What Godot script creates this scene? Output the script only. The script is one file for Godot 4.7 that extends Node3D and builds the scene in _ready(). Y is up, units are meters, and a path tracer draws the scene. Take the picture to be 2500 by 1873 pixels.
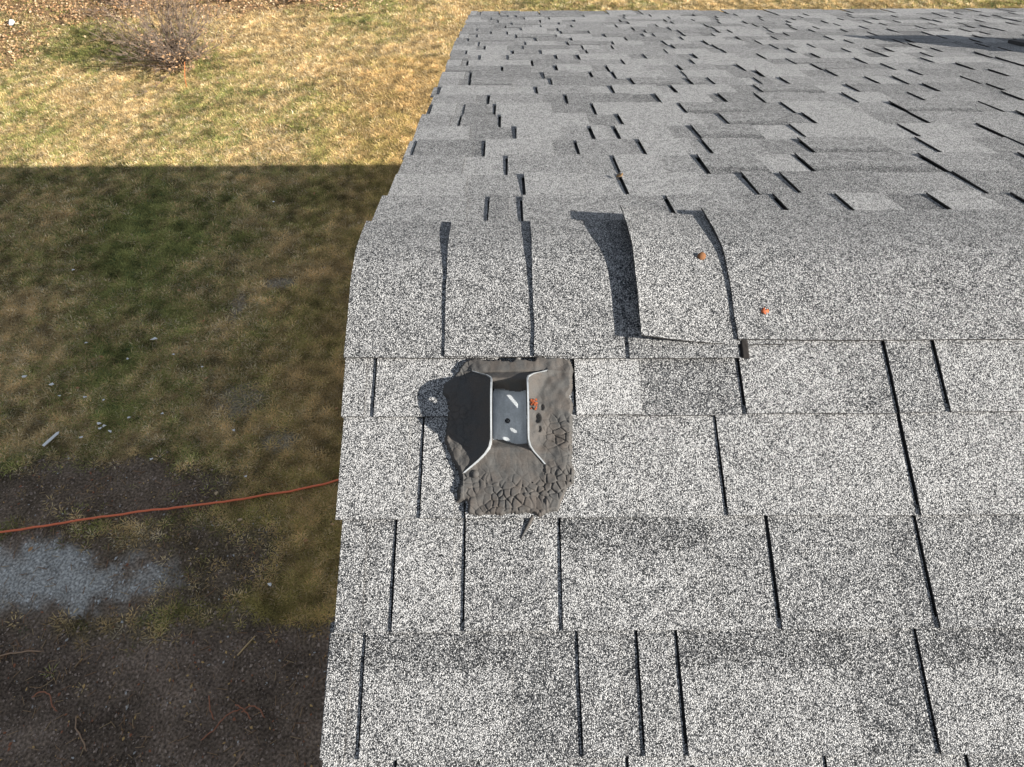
extends Node3D
# A gable roof of grey laminated shingles seen from just above the ridge, a tarred metal bracket on the near slope, lawn far below.

const PITCH := 0.32675          # roof pitch, radians (about 4 in 12)
const RIDGE := 4.141            # ridge height above the ground
const EXPO := 0.1429            # shingle exposure
const NEAR0 := 0.2624           # first course line below the ridge, near slope
const FAR0 := 0.2709            # the same on the far slope
const EAVE := 4.11              # slope length
const RAKE := -0.2255           # left edge of the roof
const RIGHT := 7.6              # right edge of the roof
const TILE := 0.38              # metres covered by one granule texture

var rng := RandomNumberGenerator.new()
var sn := sin(PITCH)
var cs := cos(PITCH)
var counts := {}
var tones: Array = []           # granule materials: pale, light, medium, dark, banded
var noise := FastNoiseLite.new()
var noise2 := FastNoiseLite.new()
var noise3 := FastNoiseLite.new()

# ---------------------------------------------------------------- helpers
func numbered(called: String) -> String:
	var n: int = counts.get(called, 0)
	counts[called] = n + 1
	return called if n == 0 else "%s_%03d" % [called, n]

func tag(o: Node, label: String, category: String, group := "", kind := "") -> void:
	if label != "": o.set_meta("label", label)
	if category != "": o.set_meta("category", category)
	if group != "": o.set_meta("group", group)
	if kind != "": o.set_meta("kind", kind)

func base(called: String, at: Vector3, label: String, category: String, group := "") -> Node3D:
	var o := Node3D.new()
	o.name = numbered(called)
	add_child(o)
	o.position = at
	tag(o, label, category, group)
	return o

func build(st: SurfaceTool, called: String, mat: Material, parent: Node = null, flat := true) -> MeshInstance3D:
	st.generate_normals()
	var m := MeshInstance3D.new()
	m.mesh = st.commit()
	m.material_override = mat
	m.name = numbered(called) if parent == null else called
	m.cast_shadow = GeometryInstance3D.SHADOW_CASTING_SETTING_ON
	(self if parent == null else parent).add_child(m, true)
	return m

func mb(smooth := false) -> SurfaceTool:
	var st := SurfaceTool.new()
	st.begin(Mesh.PRIMITIVE_TRIANGLES)
	st.set_smooth_group(0 if smooth else -1)
	return st

func tri(st: SurfaceTool, a: Vector3, b: Vector3, c: Vector3, out: Vector3, ua := Vector2.ZERO, ub := Vector2.ZERO, uc := Vector2.ZERO) -> void:
	if (c - a).cross(b - a).dot(out) < 0.0:
		var t := b; b = c; c = t
		var u := ub; ub = uc; uc = u
	st.set_uv(ua); st.add_vertex(a)
	st.set_uv(ub); st.add_vertex(b)
	st.set_uv(uc); st.add_vertex(c)

func quad(st: SurfaceTool, a: Vector3, b: Vector3, c: Vector3, d: Vector3, out: Vector3, ua := Vector2.ZERO, ub := Vector2.ZERO, uc := Vector2.ZERO, ud := Vector2.ZERO) -> void:
	tri(st, a, b, c, out, ua, ub, uc)
	tri(st, a, c, d, out, ua, uc, ud)

func box(st: SurfaceTool, lo: Vector3, hi: Vector3, xf := Transform3D.IDENTITY) -> void:
	var v := []
	for i in 8: v.append(Vector3(hi.x if i & 1 else lo.x, hi.y if i & 2 else lo.y, hi.z if i & 4 else lo.z))
	for f in [[0, 1, 3, 2], [4, 5, 7, 6], [0, 1, 5, 4], [2, 3, 7, 6], [0, 2, 6, 4], [1, 3, 7, 5]]:
		var c: Vector3 = (v[f[0]] + v[f[2]]) * 0.5 - (lo + hi) * 0.5
		quad(st, xf * v[f[0]], xf * v[f[1]], xf * v[f[2]], xf * v[f[3]], xf.basis * c)

func tube(st: SurfaceTool, pts: Array, radii: Array, sides := 6) -> void:
	var rings := []
	var side := Vector3.ZERO
	for i in pts.size():
		var dir: Vector3 = (pts[mini(i + 1, pts.size() - 1)] - pts[maxi(i - 1, 0)]).normalized()
		if side == Vector3.ZERO: side = dir.cross(Vector3.UP if absf(dir.y) < 0.9 else Vector3.RIGHT)
		side = (side - dir * side.dot(dir)).normalized()
		var up := dir.cross(side)
		var ring := []
		for k in sides:
			var a := TAU * k / sides
			ring.append(pts[i] + (side * cos(a) + up * sin(a)) * radii[i])
		rings.append(ring)
	for i in pts.size() - 1:
		for k in sides:
			var k2 := (k + 1) % sides
			quad(st, rings[i][k], rings[i][k2], rings[i + 1][k2], rings[i + 1][k], rings[i][k] - pts[i])
	for k in range(1, sides - 1):
		tri(st, rings[0][0], rings[0][k], rings[0][k + 1], pts[0] - pts[1])
		tri(st, rings[-1][0], rings[-1][k], rings[-1][k + 1], pts[-1] - pts[-2])

# a point on a slope: side +1 is the near slope, -1 the far one; s runs down the slope from the ridge, h stands off it
func at(side: int, x: float, s: float, h: float) -> Vector3:
	return Vector3(x, RIDGE - s * sn + h * cs, side * (s * cs + h * sn))

func mat(c: Color, rough := 0.9, metal := 0.0) -> StandardMaterial3D:
	var m := StandardMaterial3D.new()
	m.albedo_color = c.linear_to_srgb()
	m.roughness = rough
	m.metallic = metal
	return m

func fast(seed_: int, freq: float, type := FastNoiseLite.TYPE_SIMPLEX_SMOOTH, oct := 3) -> FastNoiseLite:
	var n := FastNoiseLite.new()
	n.seed = seed_
	n.frequency = freq
	n.noise_type = type
	n.fractal_type = FastNoiseLite.FRACTAL_FBM if oct > 1 else FastNoiseLite.FRACTAL_NONE
	n.fractal_octaves = oct
	return n

# ---------------------------------------------------------------- granules
func granule_textures() -> void:
	var size := 1024
	var cell := fast(11, 0.36, FastNoiseLite.TYPE_CELLULAR, 1)
	cell.cellular_return_type = FastNoiseLite.RETURN_CELL_VALUE
	cell.cellular_jitter = 1.0
	var grain: PackedByteArray = cell.get_image(size, size, false, false, true).get_data()
	var low: PackedByteArray = fast(5, 0.012, FastNoiseLite.TYPE_SIMPLEX_SMOOTH, 4).get_image(size, size, false, false, true).get_data()
	var edge := fast(11, 0.36, FastNoiseLite.TYPE_CELLULAR, 1)
	edge.cellular_return_type = FastNoiseLite.RETURN_DISTANCE
	var relief := edge.get_image(size, size, true, false, true)
	var height := ImageTexture.create_from_image(relief)
	# share of dark and of mid-grey granules in each blend; the rest are white
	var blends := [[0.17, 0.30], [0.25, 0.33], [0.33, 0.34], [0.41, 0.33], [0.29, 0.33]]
	for b in blends.size():
		var lut := PackedByteArray()
		lut.resize(256 * 3)
		for v in 256:
			var p := v / 255.0
			var q := fposmod(v * 0.61803, 1.0)
			var g := 0.0
			var tint := Color(1, 1, 1)
			if p < blends[b][0]:
				g = 26 + 38 * q; tint = Color(0.95, 1.0, 1.06)
			elif p < blends[b][0] + blends[b][1]:
				g = 84 + 62 * q; tint = Color(1.0, 1.0, 1.0)
			else:
				g = 172 + 52 * q; tint = Color(1.0, 0.997, 0.985)
			lut[v * 3] = clampi(int(g * tint.r), 0, 255)
			lut[v * 3 + 1] = clampi(int(g * tint.g), 0, 255)
			lut[v * 3 + 2] = clampi(int(g * tint.b), 0, 255)
		var out := PackedByteArray()
		out.resize(size * size * 3)
		var banded: bool = b == 4
		for i in size * size:
			var v := int(grain[i] * 0.98) + (int(low[i]) - 128) / 5
			if banded:
				# printed shadow band: darker blend along the head of the exposure, with a ragged edge
				var y := (i / size) % 385
				if y > 268 + (int(low[(i * 3) % (size * size)]) - 128) / 2: v -= 40
			v = clampi(v, 0, 255) * 3
			out[i * 3] = lut[v]
			out[i * 3 + 1] = lut[v + 1]
			out[i * 3 + 2] = lut[v + 2]
		var img := Image.create_from_data(size, size, false, Image.FORMAT_RGB8, out)
		var m := StandardMaterial3D.new()
		m.albedo_texture = ImageTexture.create_from_image(img)
		m.heightmap_enabled = true
		m.heightmap_texture = height
		m.heightmap_scale = 0.18
		m.roughness = 0.92
		m.metallic_specular = 0.3
		tones.append(m)
	tones.append(mat(Color(0.035, 0.032, 0.030), 0.9))

# ---------------------------------------------------------------- shingles
# one sheet of shingle: x0..x1 wide, from sa (head) to sb (butt); hs are the heights of its upper face at four stations
func sheet(st: SurfaceTool, cut: SurfaceTool, side: int, x0: float, x1: float, sa: float, sb: float, hs: Array, thick: float, band := false, skew := 0.0, curl := 0.0) -> void:
	var ou := rng.randf() * 3.0
	var ov := rng.randf() * 3.0
	if band: ov = -sb
	var ss := [sa, lerpf(sa, sb, 0.38), lerpf(sa, sb, 0.72), sb]
	var L := []; var R := []; var UL := []; var UR := []
	for i in 4:
		var k: float = i / 3.0
		var xl := x0 + skew * (k - 0.5)
		var xr := x1 + skew * (k - 0.5)
		var h: float = hs[i]
		L.append(at(side, xl, ss[i], h + curl * k * k)); R.append(at(side, xr, ss[i], h))
		var v: float = (-(ss[i] - sb) if band else ss[i] + ov) / TILE
		UL.append(Vector2((xl + ou) / TILE, v)); UR.append(Vector2((xr + ou) / TILE, v))
	var up := Vector3(0, cs, side * sn)
	var drop := up * thick
	for i in 3:
		quad(st, L[i], R[i], R[i + 1], L[i + 1], up, UL[i], UR[i], UR[i + 1], UL[i + 1])
		quad(cut, L[i], L[i + 1], L[i + 1] - drop, L[i] - drop, Vector3.LEFT, UL[i], UL[i + 1], UL[i + 1] + Vector2(thick / TILE, 0), UL[i] + Vector2(thick / TILE, 0))
		quad(cut, R[i], R[i + 1], R[i + 1] - drop, R[i] - drop, Vector3.RIGHT, UR[i], UR[i + 1], UR[i + 1] + Vector2(thick / TILE, 0), UR[i] + Vector2(thick / TILE, 0))
	quad(cut, L[3], R[3], R[3] - drop, L[3] - drop, Vector3(0, -sn, side * cs), UL[3], UR[3], UR[3] + Vector2(0, thick / TILE), UL[3] + Vector2(0, thick / TILE))

const LOW := [0.0008, 0.0020, 0.0032, 0.0042]
const TAB := [0.0028, 0.0050, 0.0062, 0.0071]

# a course: gaps are [from, to, tone] of the lower layer, tabs [from, to, tone, band] of the raised teeth
func course(side: int, sa: float, sb: float, edges: Array, x_left: float, x_right: float, parent: Node, rest: Array, as_parts: bool, fixed := {}) -> void:
	var head := sa - 0.014
	var xs := [x_left]
	for e in edges: xs.append(e)
	var made := []
	for i in xs.size():
		var x0: float = xs[i]
		var x1: float = xs[i + 1] if i + 1 < xs.size() else x_right
		var w := x1 - x0
		if w < 0.004: continue
		var first: bool = i == 0 and not edges.is_empty()
		var gap := clampf(w * rng.randf_range(0.18, 0.5), 0.025, 0.17)
		if fixed.has(i): gap = fixed[i]
		if w < 0.05: gap = w
		var tone := pick_tone(false)
		var low_tone := pick_tone(true)
		if gap < w - 0.02:
			made.append([x0, x1 - gap, true, tone])
		made.append([x1 - gap - 0.03 if gap < w - 0.02 else x0, x1 - rng.randf_range(0.002, 0.008), false, low_tone])
	for k in made.size():
		var p = made[k]
		var st: SurfaceTool = mb() if as_parts else rest[p[3]]
		var cut: SurfaceTool = mb() if as_parts else rest[5]
		var jit := rng.randf_range(-0.0003, 0.0004)
		var hs := []
		for i in 4: hs.append((TAB[i] if p[2] else LOW[i]) + jit * i + (0.00007 * (k % 5)))
		var xr: float = minf(p[1], x_right)
		if p[2]: sheet(st, cut, side, p[0], xr, head, sb + rng.randf_range(-0.0012, 0.0012), hs, 0.0031, p[3] == 4, rng.randf_range(-0.002, 0.002), rng.randf_range(0.0, 0.0012))
		else: sheet(st, cut, side, maxf(p[0], x_left), xr, head + 0.001, sb + rng.randf_range(-0.0012, 0.0006), hs, 0.0033, p[3] == 4)
		if as_parts: shingle(st, cut, p[3], parent)

# a shingle: granules above, the raw asphalt of its cut edges below
func shingle(st: SurfaceTool, cut: SurfaceTool, tone: int, parent: Node) -> void:
	st.generate_normals()
	cut.generate_normals()
	var am: ArrayMesh = cut.commit(st.commit())
	am.surface_set_material(0, tones[tone])
	am.surface_set_material(1, tones[5])
	var m := MeshInstance3D.new()
	m.mesh = am
	m.name = "shingle"
	parent.add_child(m, true)

func pick_tone(lower: bool) -> int:
	var r := rng.randf()
	if lower: return 0 if r < 0.12 else (1 if r < 0.45 else (2 if r < 0.86 else (3 if r < 0.93 else 4)))
	return 0 if r < 0.38 else (1 if r < 0.62 else (2 if r < 0.85 else 4))

func merged(sts: Array, parent: Node, called: String) -> void:
	var am: ArrayMesh = null
	for i in sts.size():
		sts[i].generate_normals()
		am = sts[i].commit(am) if am != null else sts[i].commit()
	for i in am.get_surface_count(): am.surface_set_material(i, tones[i])
	var m := MeshInstance3D.new()
	m.mesh = am
	m.name = called
	m.set_meta("kind", "stuff")
	parent.add_child(m, true)

func fill_right(list: Array, from: float, to: float) -> Array:
	var out := list.duplicate()
	var x := from
	while x < to:
		x += rng.randf_range(0.16, 0.34)
		out.append(x)
	return out

# left edges of the raised tabs, course by course down the far slope, metres from the camera's plane
const FAR_TABS := [
	[-0.034, 0.026, 0.292, 0.492, 0.608, 0.779, 0.934],
	[0.033, 0.227, 0.472, 0.551, 0.9],
	[0.0, 0.231, 0.414, 0.631, 0.902],
	[-0.211, -0.051, 0.161, 0.309, 0.458, 0.686, 0.965],
	[0.022, 0.21, 0.271, 0.465, 0.716, 0.992, 1.191],
	[-0.122, -0.017, 0.299, 0.571, 0.797, 1.087, 1.378],
	[-0.212, -0.119, -0.032, 0.244, 0.493, 0.787, 1.099, 1.358],
	[-0.052, 0.178, 0.449, 0.642, 0.751, 1.019, 1.222, 1.507],
	[-0.209, 0.095, 0.333, 0.527, 0.791, 1.09, 1.337, 1.544],
	[-0.12, 0.148, 0.417, 0.607, 0.678, 0.833, 0.922, 1.214, 1.304, 1.538],
	[-0.123, 0.129, 0.296, 0.374, 0.618, 0.883, 1.134, 1.431, 1.715],
	[-0.014, 0.184, 0.369, 0.634, 0.856, 1.134, 1.394, 1.676],
	[-0.147, 0.099, 0.446, 0.711, 1.089, 1.355, 1.614, 1.908],
	[-0.104, 0.007, 0.2, 0.289, 0.553, 0.754, 1.017, 1.237, 1.51, 1.684, 1.904],
	[-0.166, 0.029, 0.145, 0.335, 0.664, 0.905, 1.19, 1.42, 1.518, 1.599, 1.798, 2.086],
	[-0.092, 0.073, 0.33, 0.459, 0.723, 0.905, 1.158, 1.326, 1.771, 2.068],
	[-0.122, 0.087, 0.277, 0.48, 0.712, 0.897, 1.135, 1.546, 1.769, 1.826, 2.122],
	[-0.176, 0.139, 0.305, 0.559, 0.822, 1.086, 1.255, 1.509, 1.706, 2.044],
	[-0.141, 0.048, 0.241, 0.476, 0.664, 0.715, 0.862, 1.004, 1.36, 1.779, 2.045, 2.33],
	[-0.075, 0.006, 0.275, 0.414, 0.698, 0.869, 1.063, 1.123, 1.325, 1.538, 1.699, 1.938, 2.211, 2.304, 2.486],
	[-0.15, 0.078, 0.267, 0.657, 0.845, 1.077, 1.348, 1.487, 1.611, 1.856, 2.15, 2.416, 2.494],
	[-0.003, 0.185, 0.35, 0.588, 0.806, 1.069, 1.332, 1.515, 1.775, 2.027, 2.293, 2.454, 2.718],
	[0.032, 0.292, 0.675, 0.919, 1.178, 1.321, 1.566, 1.763, 1.998, 2.166, 2.391, 2.627],
	[-0.046, 0.194, 0.389, 0.648, 0.903, 1.066, 1.206, 1.456, 1.644, 1.913, 2.111, 2.391, 2.588, 2.851],
	[-0.087, 0.106, 0.253, 0.694, 0.956, 1.239, 1.494, 1.734, 2.028, 2.287, 2.572, 2.817, 2.891],
	[0.011, 0.061, 0.468, 0.714, 0.869, 1.135, 1.388, 1.642, 1.814, 2.077, 2.603, 2.743, 3.072],
	[-0.161, -0.043, 0.209, 0.634, 0.843, 1.371, 1.653, 2.15, 2.409, 2.949],
]
# [left edge, right edge, tone] of each raised tab of the near slope, course by course; what is left open is the lower layer
const NEAR_TABS := [
	[[-0.2365, -0.205, 1], [-0.1903, -0.04, 1], [0.0937, 0.186, 0], [0.332, 0.470, 1], [0.5478, 0.60, 2], [0.6201, 0.80, 1]],
	[[-0.2325, -0.14, 1], [-0.1195, -0.075, 1], [-0.0595, 0.17, 1], [0.29, 0.4444, 1], [0.5482, 0.80, 1]],
	[[-0.2235, -0.19, 2], [-0.1505, -0.075, 1], [-0.0593, 0.045, 2], [0.066, 0.262, 4], [0.3429, 0.50, 2], [0.5418, 0.72, 2]],
	[[-0.2285, -0.2, 4], [-0.1829, 0.0, 4], [0.0846, 0.135, 2], [0.1593, 0.196, 2], [0.2101, 0.42, 4], [0.5123, 0.70, 4]],
	[[-0.2255, -0.16, 1], [-0.1374, 0.07, 2], [0.1384, 0.28, 1], [0.3755, 0.50, 2], [0.5443, 0.70, 3]],
]
const NEAR_LOW := [[1, 1, 3, 2, 2, 1, 1], [1, 1, 1, 1, 3, 1], [2, 1, 1, 2, 3, 2], [2, 3, 3, 2, 3, 2], [2, 2, 1, 2, 3, 2]]

func make_house() -> Node3D:
	var house := base("house", Vector3.ZERO, "low house under a grey shingle gable roof, its ridge and left rake in view", "house")
	# walls and gables
	var wall := mat(Color(0.62, 0.6, 0.55), 0.8)
	var st := mb()
	var zw := EAVE * cs - 0.35
	var yw := RIDGE - EAVE * sn - 0.12
	box(st, Vector3(RAKE + 0.3, 0, -zw), Vector3(RIGHT - 0.3, yw, zw))
	for x in [RAKE + 0.3, RIGHT - 0.3]:
		var o := Vector3.LEFT if x < 0 else Vector3.RIGHT
		tri(st, Vector3(x, yw, -zw), Vector3(x, yw, zw), Vector3(x, RIDGE - 0.14, 0), o)
	build(st, "wall", wall, house)
	# roof decks
	var deck_mat := mat(Color(0.06, 0.06, 0.06), 0.95)
	var slopes := []
	for side in [1, -1]:
		var d := mb()
		var up := Vector3(0, cs, side * sn)
		var a := at(side, RAKE + 0.012, 0.06, -0.0045); var b := at(side, RIGHT - 0.012, 0.06, -0.0045)
		var c := at(side, RIGHT - 0.012, EAVE - 0.012, -0.0045); var e := at(side, RAKE + 0.012, EAVE - 0.012, -0.0045)
		var dn := up * -0.09
		quad(d, a, b, c, e, up)
		quad(d, a + dn, b + dn, c + dn, e + dn, -up)
		quad(d, a, e, e + dn, a + dn, Vector3.LEFT)
		quad(d, b, c, c + dn, b + dn, Vector3.RIGHT)
		quad(d, e, c, c + dn, e + dn, Vector3(0, -sn, side * cs))
		quad(d, a, b, b + dn, a + dn, Vector3(0, sn, -side * cs))
		slopes.append(build(d, "near_slope" if side > 0 else "far_slope", deck_mat, house))
	# white drip edge along the rakes and eaves
	var white := mat(Color(0.72, 0.72, 0.7), 0.45)
	for side in [1, -1]:
		for x in [RAKE, RIGHT]:
			var d := mb()
			var o := -1.0 if x < 0 else 1.0
			var x0: float = x + 0.0015 * o * -1.0
			var x1: float = x - 0.03 * o
			var n := Vector3(0, cs, side * sn)
			for pr in [[-0.0024, -0.0032], [-0.0032, -0.075]]:
				var wide: bool = pr[0] == -0.0024
				var xa := x0
				var xb: float = x1 if wide else x0 - 0.001 * o
				var p := []
				for s in [0.045, EAVE - 0.004]:
					p.append(at(side, xa, s, pr[0])); p.append(at(side, xb, s, pr[0])); p.append(at(side, xb, s, pr[1])); p.append(at(side, xa, s, pr[1]))
				quad(d, p[0], p[1], p[5], p[4], n)
				quad(d, p[3], p[2], p[6], p[7], -n)
				quad(d, p[0], p[3], p[7], p[4], Vector3(o, 0, 0))
				quad(d, p[1], p[2], p[6], p[5], Vector3(-o, 0, 0))
			build(d, "drip_edge", white, house)
		var g := mb()
		var zz := EAVE * cs - 0.006
		var yy := RIDGE - EAVE * sn - 0.008
		box(g, Vector3(RAKE + 0.004, yy - 0.14, minf(side * zz, side * (zz - 0.02))), Vector3(RIGHT - 0.004, yy, maxf(side * zz, side * (zz - 0.02))))
		build(g, "fascia", white, house)
	# near slope shingles
	for r in NEAR_TABS.size():
		var sa := NEAR0 + (r - 1) * EXPO
		var sb := NEAR0 + r * EXPO
		var tabs: Array = NEAR_TABS[r]
		for k in tabs.size():
			var t = tabs[k]
			var s1 := mb()
			var hs := TAB.duplicate()
			var j := rng.randf_range(-0.0002, 0.0004)
			for i in 4: hs[i] += j
			var c1 := mb()
			sheet(s1, c1, 1, t[0], t[1], sa - 0.014, sb + rng.randf_range(-0.001, 0.001), hs, 0.003, t[2] == 4, rng.randf_range(-0.0015, 0.0015), 0.0004)
			shingle(s1, c1, t[2], slopes[0])
			var nx: float = tabs[k + 1][0] if k + 1 < tabs.size() else 0.86
			var s2 := mb()
			var low := LOW.duplicate()
			for i in 4: low[i] += 0.00007 * (k % 4)
			var lt: int = NEAR_LOW[r][k]
			var c2 := mb()
			sheet(s2, c2, 1, t[1] - 0.03, nx - (rng.randf_range(0.0015, 0.0035) if k + 1 < tabs.size() else -0.03), sa - 0.013, sb + rng.randf_range(-0.001, 0.0005), low, 0.0032, lt == 4)
			shingle(s2, c2, lt, slopes[0])
	var rest := []
	for i in 6: rest.append(mb())
	for r in NEAR_TABS.size():
		course(1, NEAR0 + (r - 1) * EXPO, NEAR0 + r * EXPO, fill_right([], 0.95, RIGHT - 0.3), 0.86, RIGHT, slopes[0], rest, false)
	var s := NEAR0 + (NEAR_TABS.size() - 1) * EXPO
	while s + EXPO < EAVE + 0.1:
		course(1, s, minf(s + EXPO, EAVE + 0.008), fill_right([], RAKE + 0.02, RIGHT - 0.3), RAKE + rng.randf_range(-0.004, 0.003), RIGHT, slopes[0], rest, false)
		s += EXPO
	merged(rest, slopes[0], "shingle_field")
	# filler course under the caps on the near side
	for p in [[0.05, 0.1672, 1, 0.178], [0.1736, 0.331, 2, 0.1785]]:
		var s3 := mb()
		var c3 := mb()
		sheet(s3, c3, 1, p[0], p[1], 0.092, p[3], [0.0042, 0.0062, 0.0085, 0.0105], 0.003, false)
		shingle(s3, c3, p[2], slopes[0])
	# far slope shingles
	var rest2 := []
	for i in 6: rest2.append(mb())
	for r in FAR_TABS.size():
		var sa := FAR0 + (r - 1) * EXPO
		var sb := FAR0 + r * EXPO
		if r == FAR_TABS.size() - 1: sb = EAVE + 0.006
		var list: Array = FAR_TABS[r]
		var left := RAKE + rng.randf_range(-0.013, 0.004)
		if r < 12:
			course(-1, sa, sb, list, left, list[-1] + 0.22, slopes[1], rest2, true)
			course(-1, sa, sb, fill_right([], list[-1] + 0.3, RIGHT - 0.3), list[-1] + 0.22, RIGHT, slopes[1], rest2, false)
		else:
			course(-1, sa, sb, fill_right(list, list[-1], RIGHT - 0.3), left, RIGHT, slopes[1], rest2, false)
	merged(rest2, slopes[1], "shingle_field")
	# ridge caps
	var ridge := Node3D.new()
	ridge.name = "ridge"
	house.add_child(ridge)
	var caps := [
		# x0, x1, near edge, far edge, lift of the left end near / far, tone
		[-0.2375, -0.02, 0.1785, 0.128, 0.0, 0.0, 2], [-0.0938, 0.10, 0.1780, 0.124, 0.0, 0.0035, 2], [0.0362, 0.162, 0.1790, 0.127, 0.0006, 0.0035, 2],
		[0.09, 0.30, 0.1595, 0.140, 0.0, 0.0, 3, -0.0045], [0.1880, 0.40, 0.1600, 0.150, 0.0185, 0.0205, 2], [0.3320, 1.36, 0.1545, 0.172, 0.0010, 0.005, 2], [1.28, 1.50, 0.155, 0.17, 0.001, 0.002, 1]]  # first cap here is an added dark under-piece, toned to deepen the lifted cap's shadow
	var x := 1.425
	while x < RIGHT - 0.1:
		caps.append([x, minf(x + 0.22, RIGHT + 0.008), 0.155 + rng.randf_range(-0.006, 0.006), 0.165 + rng.randf_range(-0.006, 0.006), 0.001, 0.002, 1 + rng.randi() % 2])
		x += 0.143
	# dark felt under the caps
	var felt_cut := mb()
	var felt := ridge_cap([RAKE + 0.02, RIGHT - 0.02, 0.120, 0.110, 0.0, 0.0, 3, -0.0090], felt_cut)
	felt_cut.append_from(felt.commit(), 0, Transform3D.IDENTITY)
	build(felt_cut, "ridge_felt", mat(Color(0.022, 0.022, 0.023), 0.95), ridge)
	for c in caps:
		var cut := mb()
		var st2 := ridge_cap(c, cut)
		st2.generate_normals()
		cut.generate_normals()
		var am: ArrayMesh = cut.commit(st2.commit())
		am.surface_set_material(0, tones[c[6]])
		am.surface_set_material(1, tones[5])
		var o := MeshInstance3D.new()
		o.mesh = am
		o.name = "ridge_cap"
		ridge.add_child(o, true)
	return house

func ridge_cap(c: Array, cut: SurfaceTool) -> SurfaceTool:
	var st := mb(true)
	var nx := 10
	var nd := 26
	var rho := 0.055
	var ou := rng.randf() * 3.0
	var ov := rng.randf() * 3.0
	var top := []; var low := []; var uvs := []
	for i in nx + 1:
		var a := i / float(nx)
		var x: float = lerpf(c[0], c[1], a)
		var lift_end := clampf((x - c[0]) / minf(0.15, c[1] - c[0]), 0, 1)
		var rt := []; var rl := []; var ru := []
		var w := 0.0
		var last := Vector2.ZERO
		for j in nd + 1:
			var b := j / float(nd)
			var d: float = lerpf(c[2] * cs, -c[3] * cs, b)
			var y: float = -tan(PITCH) * sqrt(d * d + rho * rho) + 0.0125 + (c[7] if c.size() > 7 else 0.0)
			var lift: float = lerpf(c[4], c[5], smoothstep(0.15, 1.0, b)) * pow(1.0 - lift_end, 1.6)
			y += 0.0034 * (1.0 - clampf((x - c[0]) / 0.145, 0, 1)) + lift
			y += 0.0009 * noise.get_noise_2d(x * 60.0, d * 60.0 + c[0] * 90.0)
			var dx := 0.0016 * noise.get_noise_2d(d * 130.0, c[0] * 300.0) if i == 0 else 0.0
			var p := Vector2(d, y)
			if j > 0: w += p.distance_to(last)
			last = p
			var th := 0.0034
			var nn := Vector3(0, 1, 0.33 * d / sqrt(d * d + rho * rho)).normalized()
			rt.append(Vector3(x + dx, RIDGE + y, d)); rl.append(Vector3(x + dx, RIDGE + y, d) - nn * th)
			ru.append(Vector2((x + ou) / TILE, (w + ov) / TILE))
		top.append(rt); low.append(rl); uvs.append(ru)
	for i in nx:
		for j in nd:
			quad(st, top[i][j], top[i + 1][j], top[i + 1][j + 1], top[i][j + 1], Vector3.UP, uvs[i][j], uvs[i + 1][j], uvs[i + 1][j + 1], uvs[i][j + 1])
	cut.set_smooth_group(1)
	for i in nx:
		for j in nd:
			quad(cut, low[i][j], low[i + 1][j], low[i + 1][j + 1], low[i][j + 1], Vector3.DOWN, uvs[i][j], uvs[i + 1][j], uvs[i + 1][j + 1], uvs[i][j + 1])
	cut.set_smooth_group(-1)
	for j in nd:
		for i in [0, nx]:
			quad(cut, top[i][j], top[i][j + 1], low[i][j + 1], low[i][j], Vector3.LEFT if i == 0 else Vector3.RIGHT, uvs[i][j], uvs[i][j + 1], uvs[i][j + 1] + Vector2(0.005, 0), uvs[i][j] + Vector2(0.005, 0))
	for i in nx:
		for j in [0, nd]:
			quad(cut, top[i][j], top[i + 1][j], low[i + 1][j], low[i][j], Vector3(0, 0, 1 if j == 0 else -1), uvs[i][j], uvs[i + 1][j], uvs[i + 1][j] + Vector2(0, 0.005), uvs[i][j] + Vector2(0, 0.005))
	return st

# ---------------------------------------------------------------- bracket in roof tar
const TAR := [Vector2(-0.0716, 0.1881), Vector2(-0.0662, 0.1801), Vector2(-0.0513, 0.1732), Vector2(-0.0307, 0.1784), Vector2(0.0029, 0.1797), Vector2(0.0076, 0.1726), Vector2(0.0179, 0.1768), Vector2(0.0346, 0.1799), Vector2(0.0367, 0.1718), Vector2(0.0554, 0.174), Vector2(0.0731, 0.1742), Vector2(0.087, 0.1783), Vector2(0.093, 0.1934), Vector2(0.0898, 0.227), Vector2(0.085, 0.2347), Vector2(0.091, 0.2444), Vector2(0.0885, 0.2617), Vector2(0.0866, 0.29), Vector2(0.0861, 0.3268), Vector2(0.089, 0.3431), Vector2(0.0874, 0.361), Vector2(0.0784, 0.368), Vector2(0.0726, 0.382), Vector2(0.0634, 0.3993), Vector2(0.053, 0.401), Vector2(0.0391, 0.406), Vector2(0.0288, 0.4025), Vector2(0.0046, 0.4023), Vector2(-0.0127, 0.4039), Vector2(-0.0299, 0.4037), Vector2(-0.0437, 0.4062), Vector2(-0.0558, 0.4035), Vector2(-0.0593, 0.4001), Vector2(-0.0604, 0.3845), Vector2(-0.0734, 0.3843), Vector2(-0.072, 0.3686), Vector2(-0.0679, 0.3526), Vector2(-0.0725, 0.3401), Vector2(-0.0835, 0.3218), Vector2(-0.0892, 0.3071), Vector2(-0.0913, 0.296), Vector2(-0.0881, 0.2773), Vector2(-0.0881, 0.2392), Vector2(-0.0984, 0.2294), Vector2(-0.0951, 0.2157), Vector2(-0.0807, 0.202)]
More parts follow.
